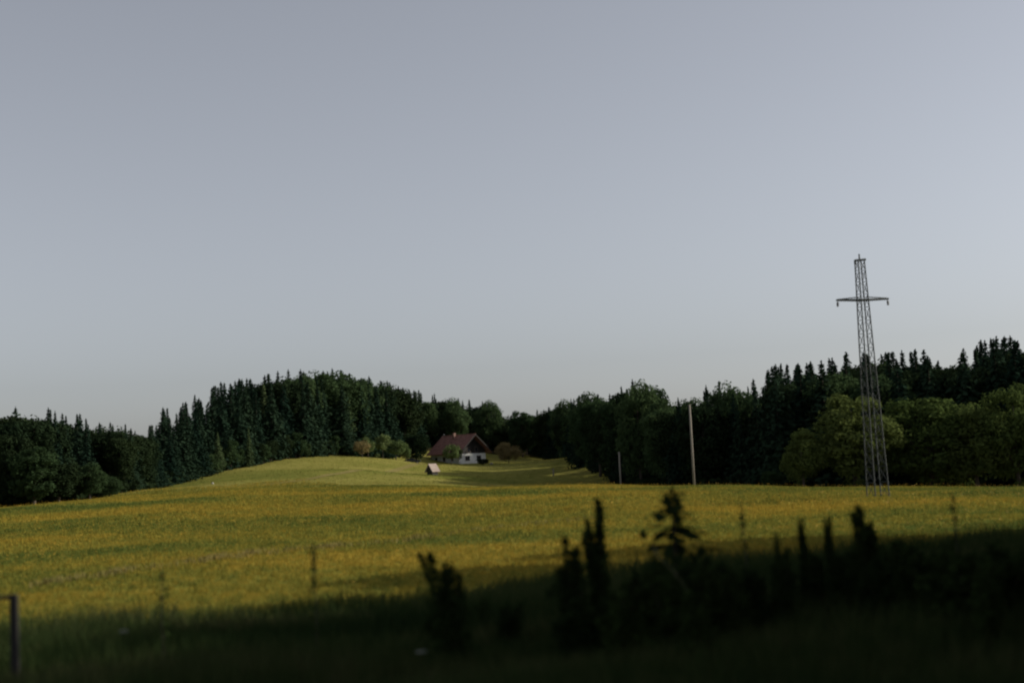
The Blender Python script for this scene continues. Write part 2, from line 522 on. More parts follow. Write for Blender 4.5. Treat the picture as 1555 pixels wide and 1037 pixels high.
SPR = [proto(spruce_tree, M['spruce'], 'spruce', seed=20 + i, H=20.0, Rm=r_, power=p_, z0=z_) for i, (r_, p_, z_) in
       enumerate(((4.6, 1.0, 0.5), (5.2, 0.95, 0.8), (4.2, 1.1, 0.6), (5.0, 0.92, 1.0), (4.6, 1.0, 0.4)))]
SPRL = [proto(spruce_tree, M['spruce_light'], 'larch', seed=40 + i, H=20.0, Rm=3.0, power=0.7, z0=1.0, dense=0.9) for i in range(2)]
DEC = [proto(limb_tree, M['leaf'], 'beech', seed=60 + i, H=14.0, crown_r=r_, crown_z0=0.7, clumps=85, n_leaf=12000, leaf=0.27, clump_r=0.31) for i, r_ in enumerate((4.2, 4.8, 3.8, 4.4))]
DECL = [proto(limb_tree, M['leaf_light'], 'ash', seed=70 + i, H=14.0, crown_r=r_, crown_z0=0.4, clumps=95, n_leaf=11000, leaf=0.26, clump_r=0.25, irregular=0.35) for i, r_ in enumerate((5.0, 5.6, 4.6))]
DECD = [proto(limb_tree, M['leaf_dark'], 'alder', seed=80 + i, H=14.0, crown_r=4.3, crown_z0=1.4, clumps=75, n_leaf=9500, leaf=0.3, clump_r=0.32) for i in range(2)]
BUSH = [proto(limb_tree, M['leaf'], 'bush', seed=90 + i, H=5.0, crown_r=2.3, crown_z0=0.25, clumps=36, n_leaf=3600, leaf=0.2, clump_r=0.34) for i in range(3)]

def plant(pr, name, x, y, h, label, cat, group=None, wide=1.0, rz=None, tilt=0.0):
    tm, cm, H = pr
    s = h / H
    o = thing(name, (x, y, z1(x, y) - 0.05), random.uniform(0, 6.28) if rz is None else rz, label, cat, group, (s * wide, s * wide, s))
    part('trunk', tm, o)
    part('crown', cm, o)
    return o

# ------------------------------------------------------------------ the woods
SKY = np.array([(-300, 640), (-120, 618), (0, 622), (12, 607), (30, 615), (55, 612), (90, 624), (130, 628), (175, 637), (215, 648), (238, 642), (247, 613), (262, 626), (275, 612), (293, 596), (305, 606),
    (320, 586), (335, 579), (352, 577), (370, 570), (385, 574), (400, 566), (430, 560), (470, 561), (512, 558), (535, 566), (560, 570), (580, 573), (595, 581), (620, 590),
    (650, 594), (680, 601), (700, 604), (715, 605), (740, 607), (755, 630), (765, 636), (780, 622), (795, 619), (810, 626), (820, 616), (850, 607), (880, 596), (900, 591),
    (925, 598), (940, 583), (965, 572), (985, 585), (1005, 598), (1030, 599), (1045, 600), (1065, 586), (1090, 578), (1115, 583), (1130, 566), (1145, 573), (1165, 560),
    (1182, 549), (1205, 551), (1235, 546), (1260, 541), (1295, 531), (1330, 537), (1345, 533), (1380, 531), (1400, 526), (1430, 535), (1470, 526), (1495, 509), (1530, 509),
    (1555, 507), (1700, 500), (2000, 505)], float)

def sky_y(px):
    return float(np.interp(px, SKY[:, 0], SKY[:, 1]))

def h_to(px, py, D):
    """position and height of a tree whose tip shows at px, py when it stands D metres ahead"""
    p = at(px, py, D)
    return p.x, p.z - z1(p.x, D)

placed = []
def free(x, y, r):
    for (a, b, c) in placed:
        if (a - x) ** 2 + (b - y) ** 2 < (max(r, c)) ** 2:
            return False
    return True

def named(pr, name, px, py, D, label, cat='tree', group=None, width_px=None, wide=None):
    x, h = h_to(px, py, D)
    w = wide
    o = plant(pr, name, x, D, h, label, cat, group, 1.0)
    if width_px:
        bb = pr[1].vertices
        rad = max(v.co.x for v in bb) - min(v.co.x for v in bb)
        o.scale.x = o.scale.y = width_px / F * D / rad
    elif wide:
        o.scale.x *= wide; o.scale.y *= wide
    placed.append((x, D, 2.5))
    return o

# --- single trees one can point to
named(DECL[0], 'broadleaf_tree', 1290, 588, 192, 'big yellow-green broadleaf tree with its round crown behind the pylon legs', width_px=170)
named(DECL[1], 'broadleaf_tree', 1405, 588, 196, 'widest bright green broadleaf tree at the wood edge beyond the pylon', width_px=200)
named(DECL[2], 'broadleaf_tree', 1475, 605, 190, 'green broadleaf tree crowded between the widest tree and the tall pale tree', width_px=120)
named(DECL[0], 'broadleaf_tree', 1535, 572, 188, 'tall pale green broadleaf tree at the end of the wood edge past the pylon', width_px=130)
named(DECL[2], 'broadleaf_tree', 1215, 645, 190, 'low round light green tree below the dark wood beside the yellow-green tree', width_px=80)
named(DEC[0], 'broadleaf_tree', 1172, 708, 196, 'small greyish green tree standing low against the dark wood edge', width_px=40)
named(DEC[1], 'broadleaf_tree', 965, 572, 252, 'tall rounded green tree rising above the wood behind the wooden poles', width_px=85)
named(DEC[2], 'broadleaf_tree', 1000, 596, 246, 'green tree with flat top beside the tall rounded tree behind the poles', width_px=60)
named(DEC[3], 'broadleaf_tree', 1090, 578, 236, 'broad green dome-shaped tree top above the tall wooden pole', width_px=95)
named(DEC[0], 'broadleaf_tree', 905, 590, 292, 'dull green rounded tree in the dark wood near the short wooden pole', width_px=75)
named(DEC[2], 'broadleaf_tree', 790, 618, 425, 'rounded dark green tree behind the copper-coloured tree', width_px=48)
named(DEC[1], 'broadleaf_tree', 738, 605, 440, 'round tree with sunlit edge behind the gable of the farmhouse', width_px=52)
named(DEC[3], 'broadleaf_tree', 690, 602, 432, 'bright green broadleaf tree rising right over the farmhouse roof', width_px=55)
named(DEC[0], 'broadleaf_tree', 645, 600, 430, 'mid green broadleaf tree behind the end of the farmhouse roof', width_px=52)
named(DEC[2], 'broadleaf_tree', 612, 610, 424, 'dark green broadleaf tree behind the fruit trees', width_px=45)
named(SPRL[0], 'larch_tree', 400, 582, 342, 'pale green slender conifer standing out from the dark spruces on the hill', width_px=38)
named(SPRL[1], 'larch_tree', 528, 592, 372, 'pale conifer at the end of the dark spruces above the pink shrub', width_px=32)
for px, py, D, wp, lb in ((20, 640, 200, 70, 'dull green tree on the outer end of the low wood, reaching down to the meadow'),
                          (50, 672, 197, 80, 'dull green round tree in front of the low wood'),
                          (88, 692, 200, 75, 'bushy green tree between the dull green round tree and the meadow corner'),
                          (135, 700, 205, 62, 'small dome-shaped tree in front of the low wood'),
                          (182, 650, 225, 60, 'tall mottled green tree at the inner end of the low wood'),
                          (165, 722, 212, 50, 'low shrubby tree where the meadow meets the hillside lawn')):
    named(DECD[0] if px in (20, 88, 182) else DEC[int(px) % 4], 'broadleaf_tree', px, py, D, lb, width_px=wp)

def fill(px0, px1, d_off, pick, name, label, group, r, n, hmin=9, hmax=34, jit=7, sub=0, wide=(0.9, 1.15)):
    """fill a stretch of wood with separate trees, tips kept under the skyline"""
    made = 0; tries = 0
    while made < n and tries < n * 40:
        tries += 1
        px = random.uniform(px0, px1)
        off = random.uniform(*d_off)
        D = float(forest_d(px)) + off
        p = at(px, sky_y(px), D)
        x = p.x
        if not free(x, D, r): continue
        hs_ = p.z - z1(x, D)
        h = hs_ - abs(random.gauss(0, 1)) * jit * D / F - sub
        h = min(h, hmax * random.uniform(0.9, 1.05))
        if h < hmin: continue
        pr = pick()
        lb, gp = label(px, off) if callable(label) else (label, group)
        plant(pr, name, x, D, h, lb, 'tree', gp, random.uniform(*wide))
        placed.append((x, D, r)); made += 1
    return made

cnt = {}
spr = lambda: random.choice(SPR)
def hill_label(px, off):
    row = 'front row' if off < 9 else 'inner rows'
    if px < 340: w = 'hill wood by the low wood'
    elif px < 470: w = 'hill wood around the pale larch'
    elif px < 560: w = 'hill wood above the pink shrub'
    else: w = 'hill wood above the fruit trees'
    return f'dark spruce in the {row} of the {w}', f'spruces, {row}, {w}'
def pole_label(px, off):
    w = 'between the farmhouse lawn and the shorter pole' if px < 940 else 'between the shorter and the tallest wooden pole' if px < 1047 else 'between the tallest pole and the low round tree'
    return f'dark spruce in the wood {w}', f'spruces {w}'
def pylon_label(px, off):
    w = 'above the low round light tree' if px < 1250 else 'straight behind the steel pylon' if px < 1360 else 'above the widest broadleaf tree' if px < 1470 else 'above the tall pale broadleaf tree'
    return f'dark spruce on the wooded rise {w}', f'spruces {w}'
L_, G_ = hill_label, None
cnt['hill_front'] = fill(226, 600, (1, 9), spr, 'spruce_tree', L_, G_, 3.9, 46, hmin=8, sub=2.0, jit=9, wide=(1.05, 1.3))
cnt['hill_leafy'] = fill(385, 600, (10, 36), lambda: random.choice(DEC + DECD), 'forest_tree', 'green broadleaf tree among the spruces of the hill wood', 'broadleaf trees in the hill wood', 4.5, 20, hmin=10, jit=3)
cnt['hill_mid'] = fill(226, 640, (9, 42), spr, 'spruce_tree', L_, G_, 3.8, 105, hmin=10, jit=4, wide=(1.1, 1.4))
cnt['house_mix'] = fill(590, 830, (4, 40), lambda: random.choice(SPR + DECD + DECD), 'forest_tree', 'dark tree in the wood behind the farmhouse', 'trees behind the farmhouse', 4.0, 46, hmin=8)
L_, G_ = pole_label, None
cnt['mid_leafy'] = fill(835, 1130, (3, 34), lambda: random.choice(DECD + DEC[:2]), 'forest_tree', 'dull green broadleaf tree in the wood behind the wooden poles', 'broadleaf trees behind the poles', 4.5, 26, hmin=7, hmax=24)
cnt['mid'] = fill(825, 1180, (1, 38), spr, 'spruce_tree', L_, G_, 3.7, 90, hmin=7, hmax=28, jit=14)
L_, G_ = pylon_label, None
cnt['right_leafy'] = fill(1150, 1620, (8, 50), lambda: random.choice(DECD + DECD + DEC[:1]), 'forest_tree', 'dark broadleaf tree among the spruces of the wooded rise', 'broadleaf trees on the wooded rise', 5.0, 26, hmin=9, hmax=28, jit=6)
cnt['right'] = fill(1170, 1700, (4, 60), spr, 'spruce_tree', L_, G_, 4.2, 110, hmin=9, hmax=30, jit=9, wide=(1.2, 1.6))
cnt['left'] = fill(-160, 228, (3, 40), lambda: random.choice(SPR + DECD + DECD + DECD), 'forest_tree', 'dark tree in the low wood beyond the meadow corner', 'trees of the low wood', 3.6, 66, hmin=7)

for px, py, D, wp in ((1625, 590, 186, 130), (1690, 585, 182, 140), (1760, 580, 180, 140), (1600, 560, 205, 120)):
    named(DECL[px % 3], 'broadleaf_tree', px, py, D, 'green broadleaf tree continuing the wood edge past the tall pale tree', 'tree', 'wood edge past the tall pale tree', width_px=wp)

# young growth along the foot of the spruce hill
for i in range(34):
    px = 300 + i * 8.2 + random.uniform(-4, 4)
    D = float(forest_d(px)) - random.uniform(0.5, 3.5)
    top = np.interp(px, [300, 340, 400, 450, 540, 600], [690, 668, 664, 655, 660, 655]) + random.uniform(-4, 20)
    x, h = h_to(px, top, D)
    if h < 1.5: continue
    plant(random.choice(BUSH + DECD + DEC[:1]), 'young_tree', x, D, h, 'young bushy tree along the foot of the dark spruce hill', 'young tree', 'young growth at the foot of the hill wood', random.uniform(0.75, 1.0))
named(SPRL[0], 'young_conifer', 330, 655, 297, 'small pale green conifer lit against the darkest spruces', width_px=24)
named(SPRL[1], 'young_conifer', 377, 648, 312, 'slim pale conifer at the foot of the tall larch', width_px=18)

# leafy scrub under the front rows of the woods
def scrub():
    n = 26000
    px = rng.uniform(-150, 1750, n)
    px = np.where((px > 600) & (px < 800), rng.uniform(830, 1700, n), px)
    D = forest_d(px) + rng.uniform(0.5, 9, n)
    x = (px - W0 / 2) / F * D
    clump = 0.5 + 0.5 * np.sin(x * 0.7 + 2 * np.sin(D * 0.5)) * np.sin(x * 0.23 + 1)
    z = zf(x, D) + rng.uniform(0.05, 1, n) * (0.8 + 2.0 * clump)
    nm = rng.normal(size=(n, 3)) + np.array([0, -0.3, 0.6]); nm /= np.linalg.norm(nm, axis=1, keepdims=True)
    v, f = leaf_quads(np.stack([x, D, z], -1), nm, rng.uniform(0.35, 0.8, n))
    o = part('undergrowth', np_mesh('undergrowth', v, f, M['leaf_dark']), None)
    tag(o, 'dark leafy scrub under the front trees of the woods', 'undergrowth', kind='stuff')
scrub()

# ------------------------------------------------------------------ trees and shrubs around the farmhouse
APPLE = [proto(limb_tree, M['leaf_apple'], 'apple', seed=110 + i, H=6.0, crown_r=2.5, crown_z0=1.4, clumps=34, n_leaf=3000, leaf=0.2, clump_r=0.33) for i in range(3)]
COPPER = proto(limb_tree, M['leaf_copper'], 'copper', seed=120, H=6.0, crown_r=3.4, crown_z0=0.1, clumps=45, n_leaf=4500, leaf=0.2, clump_r=0.3)
PINK = proto(limb_tree, M['leaf_copper'], 'pink_shrub', seed=123, H=5.0, crown_r=2.6, crown_z0=1.0, clumps=26, n_leaf=1500, leaf=0.18, clump_r=0.34)
named(COPPER, 'copper_tree', 771, 669, 386, 'copper-coloured round bushy tree on the lawn beside the farmhouse', width_px=40)
named(PINK, 'blossoming_shrub', 549, 668, 352, 'brownish pink sparse shrub on the brow of the lawn', 'shrub', width_px=30)
named(APPLE[0], 'fruit_tree', 558, 664, 358, 'small green tree rising behind the brownish pink shrub', width_px=24)
named(APPLE[1], 'fruit_tree', 580, 657, 363, 'leafy fruit tree between the pink shrub and the spreading fruit tree', width_px=28)
named(APPLE[2], 'fruit_tree', 600, 667, 366, 'spreading pale green fruit tree with visible trunk on the lawn', width_px=34)
named(APPLE[0], 'fruit_tree', 616, 677, 372, 'smallest pale fruit tree next to the dark parked car', width_px=20)
named(APPLE[1], 'garden_shrub', 573, 688, 350, 'tiny light green shrub on the lawn below the fruit trees', 'shrub', width_px=10)
named(DECD[0], 'dark_tree', 630, 652, 379, 'dark tree with short trunk shading the parked car', width_px=44)
named(APPLE[2], 'garden_tree', 684, 674, 384, 'light green bushy tree standing before the farmhouse wall', width_px=30)
named(APPLE[0], 'garden_shrub', 697, 676, 390, 'slender pale green shrub between the bushy tree and the white gable wall', 'shrub', width_px=11)

# ------------------------------------------------------------------ farmhouse
def farmhouse():
    p = at(697, 702, 392)
    base = Vector((p.x, 392, z1(p.x, 392) - 0.05))
    h = thing('farmhouse', base, R(38), 'white farmhouse with red tiled roof and dark wooden gable on the hill', 'house')
    # local frame: gable faces -y, ridge along +y, x across the gable; origin at the near left corner
    Wd, Ln, He, Hr = 9.2, 13.5, 3.7, 7.8
    mid = Wd / 2
    w = MB(); w.box(0, Wd, 0, Ln, -0.6, 2.75)
    wall = w.build('ground_floor_wall', M['render'], h)
    g = MB()
    g.prism([(0.03, 2.75), (Wd - 0.03, 2.75), (Wd - 0.03, He), (mid, Hr - 0.25), (0.03, He)], 'y', 0.03, Ln - 0.03)
    gab = g.build('timber_gable', M['dark_wood'], h)
    # vertical boards of the gable
    for k in range(int(Wd / 0.4)):
        x = 0.2 + k * 0.4
        top = He + (Hr - 0.5 - He) * (1 - abs(x + 0.2 - mid) / mid)
        if top < 2.95: continue
        b = MB(); b.box(x + 0.02, x + 0.36, -0.02, 0.03, 2.78, top)
        b.build('board', M['dark_wood'], gab)
    # roof slopes with eaves and verge overhang
    ov, vg, th = 1.15, 2.0, 0.22
    sl = (Hr - He) / mid
    for nm, s in (('roof_slope', -1), ('roof_slope', 1)):
        xe = -ov if s < 0 else Wd + ov
        ze = He - ov * sl
        r_ = MB()
        r_.prism([(xe, ze), (mid, Hr), (mid, Hr + th), (xe, ze + th)], 'y', -vg, Ln + 0.6)
        ro = r_.build(nm, M['roof'], h)
        v = MB(); v.prism([(xe, ze - 0.12), (mid, Hr - 0.12), (mid, Hr + th * 0.9), (xe, ze + th * 0.9)], 'y', -vg - 0.06, -vg - 0.003)
        v.build('verge_board', M['dark_wood'], ro)
    c = MB(); c.box(mid - 1.3, mid - 0.6, 6.5, 7.3, Hr - 1.0, Hr + 0.9)
    ch = c.build('chimney', M['brick'], h)
    rc = MB(); rc.tube([(mid, -vg, Hr + th), (mid, Ln + 0.6, Hr + th)], [0.14, 0.14], 8)
    rc.build('ridge_cap', M['roof'], h)
    # windows of the gable wall and of the side wall
    for x0 in (2.2, 6.1):
        f = MB(); f.box(x0, x0 + 1.5, -0.05, 0.02, 0.85, 2.1)
        wn = f.build('window', M['frame'], h)
        for q in (0, 1):
            pn = MB(); pn.box(x0 + 0.1 + q * 0.7, x0 + 0.7 + q * 0.7, -0.07, -0.04, 0.95, 2.0)
            pn.build('pane', M['glass'], wn)
        si = MB(); si.box(x0 - 0.08, x0 + 1.58, -0.14, 0.0, 0.76, 0.85)
        si.build('sill', M['stone'], wn)
    for y0 in (2.6, 6.4, 10.2):
        f = MB(); f.box(-0.05, 0.02, y0, y0 + 1.2, 0.85, 2.1)
        wn = f.build('window', M['frame'], h)
        pn = MB(); pn.box(-0.07, -0.04, y0 + 0.1, y0 + 1.1, 0.95, 2.0)
        pn.build('pane', M['glass'], wn)
    for x0 in (2.9, 5.5):
        f = MB(); f.box(x0, x0 + 1.1, -0.06, 0.0, 3.0, 4.5)
        wn = f.build('window', M['frame'], h)
        pn = MB(); pn.box(x0 + 0.1, x0 + 1.0, -0.08, -0.05, 3.1, 4.4)
        pn.build('pane', M['glass'], wn)
    return h
house = farmhouse()

# low dark hedge under the gable window, pale stone beside it
p = at(733, 700, 386)
named(DECD[1], 'garden_hedge', 733, 695, 384, 'low dark bush under the white gable wall of the farmhouse', 'bush', width_px=24)
def boulder(px, py, D, r, label):
    p = at(px, py, D)
    n1, n2 = 10, 6
    vs_, fs_ = [], []
    for i in range(n2 + 1):
        for k in range(n1):
            th = math.pi * i / n2; a = 6.283 * k / n1
            q = r * random.uniform(0.82, 1.1)
            vs_.append((q * math.sin(th) * math.cos(a), q * math.sin(th) * math.sin(a), q * 0.8 * math.cos(th) + r * 0.45))
    for i in range(n2):
        for k in range(n1):
            fs_.append((i * n1 + k, i * n1 + (k + 1) % n1, (i + 1) * n1 + (k + 1) % n1, (i + 1) * n1 + k))
    mb = MB(); mb.add(vs_, fs_)
    o = mb.build('boulder', M['stone'], None, True)
    o.location = (p.x, D, z1(p.x, D))
    tag(o, label, 'stone')
boulder(746, 699, 390, 0.45, 'pale stone on the lawn between farmhouse and copper-coloured tree')
boulder(323, 744, 245, 0.24, 'small pale marker stone where the lawn meets the yellow meadow')

# ------------------------------------------------------------------ shed and parked car
def shed():
    D = 300
    p = at(657, 724, D)
    h = thing('garden_shed', (p.x, D, z1(p.x, D)), R(-38), 'small shed with pinkish tiled roof and dark front on the lawn', 'shed')
    w, l, e, r_ = 1.5, 1.7, 1.15, 2.25
    b = MB(); b.prism([(-w / 2, 0 - 0.3), (w / 2, -0.3), (w / 2, e), (0, r_ - 0.1), (-w / 2, e)], 'y', -l / 2, l / 2)
    b.build('timber_wall', M['dark_wood'], h)
    for s in (-1, 1):
        xe = s * (w / 2 + 0.35); ze = e - 0.35 * (r_ - e) / (w / 2)
        t = MB(); t.prism([(0, r_), (xe, ze), (xe, ze + 0.14), (0, r_ + 0.14)] if s > 0 else [(xe, ze), (0, r_), (0, r_ + 0.14), (xe, ze + 0.14)], 'y', -l / 2 - 0.4, l / 2 + 0.4)
        t.build('roof_slope', M['shed_roof'], h)
    d = MB(); d.box(-0.42, 0.42, -l / 2 - 0.05, -l / 2 + 0.02, 0.0, 1.35)
    dr = d.build('door', M['car'], h)
    k = MB(); k.box(0.28, 0.34, -l / 2 - 0.12, -l / 2 - 0.05, 0.8, 0.95)
    k.build('handle', M['chrome'], dr)
shed()

def car():
    D = 374
    p = at(626, 702, D)
    c = thing('parked_car', (p.x, D, z1(p.x, D) + 0.02), R(4), 'dark parked car under the dark tree beside the fruit trees', 'car')
    Lh = 2.2
    prof = [(-Lh, 0.35), (Lh, 0.35), (Lh + 0.03, 0.62), (Lh - 0.1, 0.84), (0.95, 0.98), (0.35, 1.40), (-1.25, 1.43), (-1.95, 1.02), (-Lh, 0.95)]
    b = MB(); b.prism(prof, 'y', -0.82, 0.82)
    body = b.build('body', M['car'], c)
    bev = body.modifiers.new('bevel', 'BEVEL'); bev.width = 0.09; bev.segments = 3
    for s in (-1, 1):
        y0, y1 = (-0.835, -0.822) if s < 0 else (0.822, 0.835)
        w = MB(); w.prism([(0.72, 1.0), (0.25, 1.33), (-0.42, 1.34), (-0.42, 1.0)], 'y', y0, y1)
        w.build('side_window', M['glass'], c)
        w = MB(); w.prism([(-0.52, 1.0), (-0.52, 1.34), (-1.2, 1.35), (-1.7, 1.04)], 'y', y0, y1)
        w.build('side_window', M['glass'], c)
        l_ = MB(); l_.box(Lh - 0.08, Lh + 0.05, s * 0.62 - 0.16, s * 0.62 + 0.16, 0.62, 0.80)
        l_.build('headlight', M['lamp'], c)
        for x in (-1.35, 1.38):
            t = MB(); t.tube([(x, s * 0.66, 0.33), (x, s * 0.86, 0.33)], [0.33, 0.33], 18)
            wh = t.build('wheel', M['tyre'], c)
            r_ = MB(); r_.tube([(x, s * 0.85, 0.33), (x, s * 0.875, 0.33)], [0.2, 0.19], 14)
            r_.build('rim', M['chrome'], wh)
    w = MB(); w.add([(0.98, -0.7, 0.995), (0.98, 0.7, 0.995), (0.40, 0.62, 1.40), (0.40, -0.62, 1.40)], [(0, 1, 2, 3)])
    w.v = [(a + 0.012, b_, z_ + 0.014) for a, b_, z_ in w.v]
    w.build('windscreen', M['glass'], c)
car()

# dry grass track crossing the lawn
def track():
    pts = [(405, 738, 222), (450, 729, 240), (520, 717, 268), (580, 709, 300), (630, 706, 345), (662, 704, 380)]
    ws = [at(*q) for q in pts]
    xs = np.interp(np.linspace(0, 1, 60), np.linspace(0, 1, len(ws)), [q.x for q in ws])
    ys = np.interp(np.linspace(0, 1, 60), np.linspace(0, 1, len(ws)), [q.y for q in ws])
    d = np.stack([np.gradient(xs), np.gradient(ys)], -1); d /= np.linalg.norm(d, axis=1, keepdims=True)
    v, f = [], []
    for j, off in enumerate((-1.0, -0.35, 0.35, 1.0)):
        x = xs - d[:, 1] * off; y = ys + d[:, 0] * off
        v.append(np.stack([x, y, zf(x, y) + 0.05], -1))
    V_ = np.concatenate(v); n = 60
    for j in range(3):
        for i in range(n - 1):
            f.append((j * n + i, j * n + i + 1, (j + 1) * n + i + 1, (j + 1) * n + i))
    o = part('path', np_mesh('path', V_, f, M['track'], True), None)
    tag(o, 'narrow dry grass track climbing across the lawn', 'path', kind='structure')
track()

# ------------------------------------------------------------------ steel pylon
def pylon():
    D = 113.0
    p = at(1334, 759, D)
    z0 = z1(p.x, D)
    H = at(1303, 396, D).z - z0
    o = thing('lattice_pylon', (p.x, D, z0), R(17), 'dark steel lattice pylon with one crossarm standing at the meadow edge', 'pylon')
    o.rotation_euler = (0, R(-0.6), R(17))
    hw = lambda z: 0.63 - (0.63 - 0.27) * min(1, z / H)
    nseg = 17
    zs = [H * (1 - (1 - k / nseg) ** 1.12) for k in range(nseg + 1)]
    for sx in (-1, 1):
        for sy in (-1, 1):
            m = MB(); m.bar((sx * hw(0), sy * hw(0), -0.4), (sx * hw(H), sy * hw(H), H), 0.08)
            m.build('leg', M['steel'], o)
    for k in range(nseg):
        a, b = zs[k], zs[k + 1]
        ha, hb = hw(a), hw(b)
        for s in (-1, 1):
            m = MB()
            m.bar((s * ha, -ha, a), (s * hb, hb, b), 0.042)
            m.bar((s * ha, ha, a), (s * hb, -hb, b), 0.042)
            m.bar((s * hb, -hb, b), (s * hb, hb, b), 0.042)
            m.build('side_brace', M['steel'], o)
            m = MB()
            q = 1 if k % 2 else -1
            m.bar((-q * ha, s * ha, a), (q * hb, s * hb, b), 0.016)
            m.build('face_brace', M['steel'], o)
    # crossarm
    za = at(1310, 456, D).z - z0
    La = 86 / F * D / 2 / math.cos(R(17)) * 0.99
    for s in (-1, 1):
        m = MB()
        for sy in (-1, 1):
            m.bar((0, sy * hw(za), za), (s * La, sy * 0.06, za + 0.06), 0.10)
        m.bar((s * hw(za), 0, za + 0.25), (s * La * 0.98, 0, za + 0.11), 0.06)
        for k in range(1, 6):
            t = k / 6
            m.bar((s * La * t, -hw(za) * (1 - t), za), (s * La * (t + 0.1), hw(za) * (1 - t - 0.1), za), 0.05)
        arm = m.build('crossarm', M['steel'], o)
        for xi in (La * 0.97, ):
            i_ = MB()
            i_.tube([(s * xi, 0, za), (s * xi, 0, za - 0.1), (s * xi - 0.0, 0, za - 0.12), (s * (xi + 0.02), 0, za - 0.45)], [0.03, 0.03, 0.09, 0.09], 8)
            i_.build('insulator', M['ceramic'], arm)
    t = MB()
    t.bar((-0.46, 0, H), (0.56, 0, H + 0.08), 0.13); t.bar((0, 0, H), (0, 0, H + 0.52), 0.10)
    t.bar((-0.41, 0, H), (-0.41, 0, H - 0.3), 0.15)
    t.build('top_bracket', M['steel'], o)
pylon()

# ------------------------------------------------------------------ wooden poles of the farm line
def wood_pole(px, py_top, D, h, label, r=0.14):
    p = at(px, py_top, D)
    z0 = z1(p.x, D)
    o = thing('utility_pole', (p.x, D, z0), R(10), label, 'pole', 'wooden poles leading to the farmhouse')
    top = p.z - z0
    m = MB(); m.tube([(0, 0, -0.4), (0, 0, top * 0.5), (0, 0, top)], [r, r * 0.88, r * 0.72], 10)
    m.build('shaft', M['pole'], o, True)
    for s in (-1, 1):
        i_ = MB()
        i_.tube([(0.0, 0, top - 0.5 - 0.2 * s), (s * 0.28, 0, top - 0.5 - 0.2 * s), (s * 0.28, 0, top - 0.38 - 0.2 * s)], [0.02, 0.02, 0.02], 6)
        i_.tube([(s * 0.28, 0, top - 0.38 - 0.2 * s), (s * 0.28, 0, top - 0.24 - 0.2 * s)], [0.05, 0.035], 8)
        i_.build('insulator', M['ceramic'], o)
wood_pole(1047, 614, 196, 11, 'tallest pale wooden pole standing against the dark wood', 0.17)
wood_pole(940, 686, 238, 9, 'shorter pale wooden pole between the tallest pole and the farmhouse', 0.17)
wood_pole(840, 711, 300, 7, 'faint short wooden pole in the shaded lawn', 0.16)

# ------------------------------------------------------------------ verge: fence, shrubs, saplings, weeds
def fence():
    D = 28.0
    p = at(21, 902, D)
    z0 = z1(p.x, D)
    o = thing('wooden_fence', (p.x, D, z0), R(3), 'dark wooden fence end with a single top rail on the verge', 'fence')
    t = p.z - z0
    for x in (0.0, -2.4):
        m = MB(); m.box(x - 0.07, x + 0.07, -0.06, 0.06, -0.3, t)
        m.build('post', M['dark_wood'], o)
    m = MB(); m.box(-2.6, -0.074, -0.035, 0.035, t - 0.09, t - 0.015)
    m.build('rail', M['dark_wood'], o)
fence()

def verge_shrub(seed, H, rad, n, leaf, upright=0.5, mat='leaf_verge'):
    rs = np.random.default_rng(seed)
    mb = MB(); pos = []
    ns = 9
    for k in range(ns):
        a = rs.uniform(0, 6.28); rr = rad * rs.uniform(0.1, 0.9)
        tip = Vector((math.cos(a) * rr, math.sin(a) * rr, H * rs.uniform(0.6, 1.0)))
        m_ = Vector((tip.x * 0.35, tip.y * 0.35, tip.z * 0.55))
        mb.tube([(0, 0, -0.05), m_, tip], [0.02, 0.012, 0.003], 5)
        q = n // ns
        t = rs.uniform(0.12, 1.0, q) ** 0.8
        base = np.where(t[:, None] < 0.55, np.outer(t / 0.55, np.array(m_)), np.array(m_) + np.outer((t - 0.55) / 0.45, np.array(tip - m_)))
        sp = rad * 0.30 * (1.15 - t)[:, None]
        pos.append(base + rs.normal(size=(q, 3)) * sp * np.array([1, 1, 0.8]))
    pos = np.concatenate(pos); pos[:, 2] = np.maximum(pos[:, 2], 0.05)
    nm = rs.normal(size=(len(pos), 3)) * 0.8 + np.array([0, 0, 0.6]); nm /= np.linalg.norm(nm, axis=1, keepdims=True)
    v, f = leaf_quads(pos, nm, leaf * rs.uniform(0.6, 1.3, len(pos)), 1.9)
    return mb.mesh('shrub_stems', M['bark'], True), np_mesh('shrub_leaves', v, f, M[mat]), H

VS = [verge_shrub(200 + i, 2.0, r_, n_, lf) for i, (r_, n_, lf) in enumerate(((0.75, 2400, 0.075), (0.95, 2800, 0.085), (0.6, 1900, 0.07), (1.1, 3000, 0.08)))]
COL = verge_shrub(220, 2.9, 0.30, 1500, 0.085)
SAP = proto(spruce_tree, M['leaf_verge'], 'sapling', seed=230, H=12.0, Rm=2.7, z0=0.4, power=0.5, dense=0.5, spray=0.62)

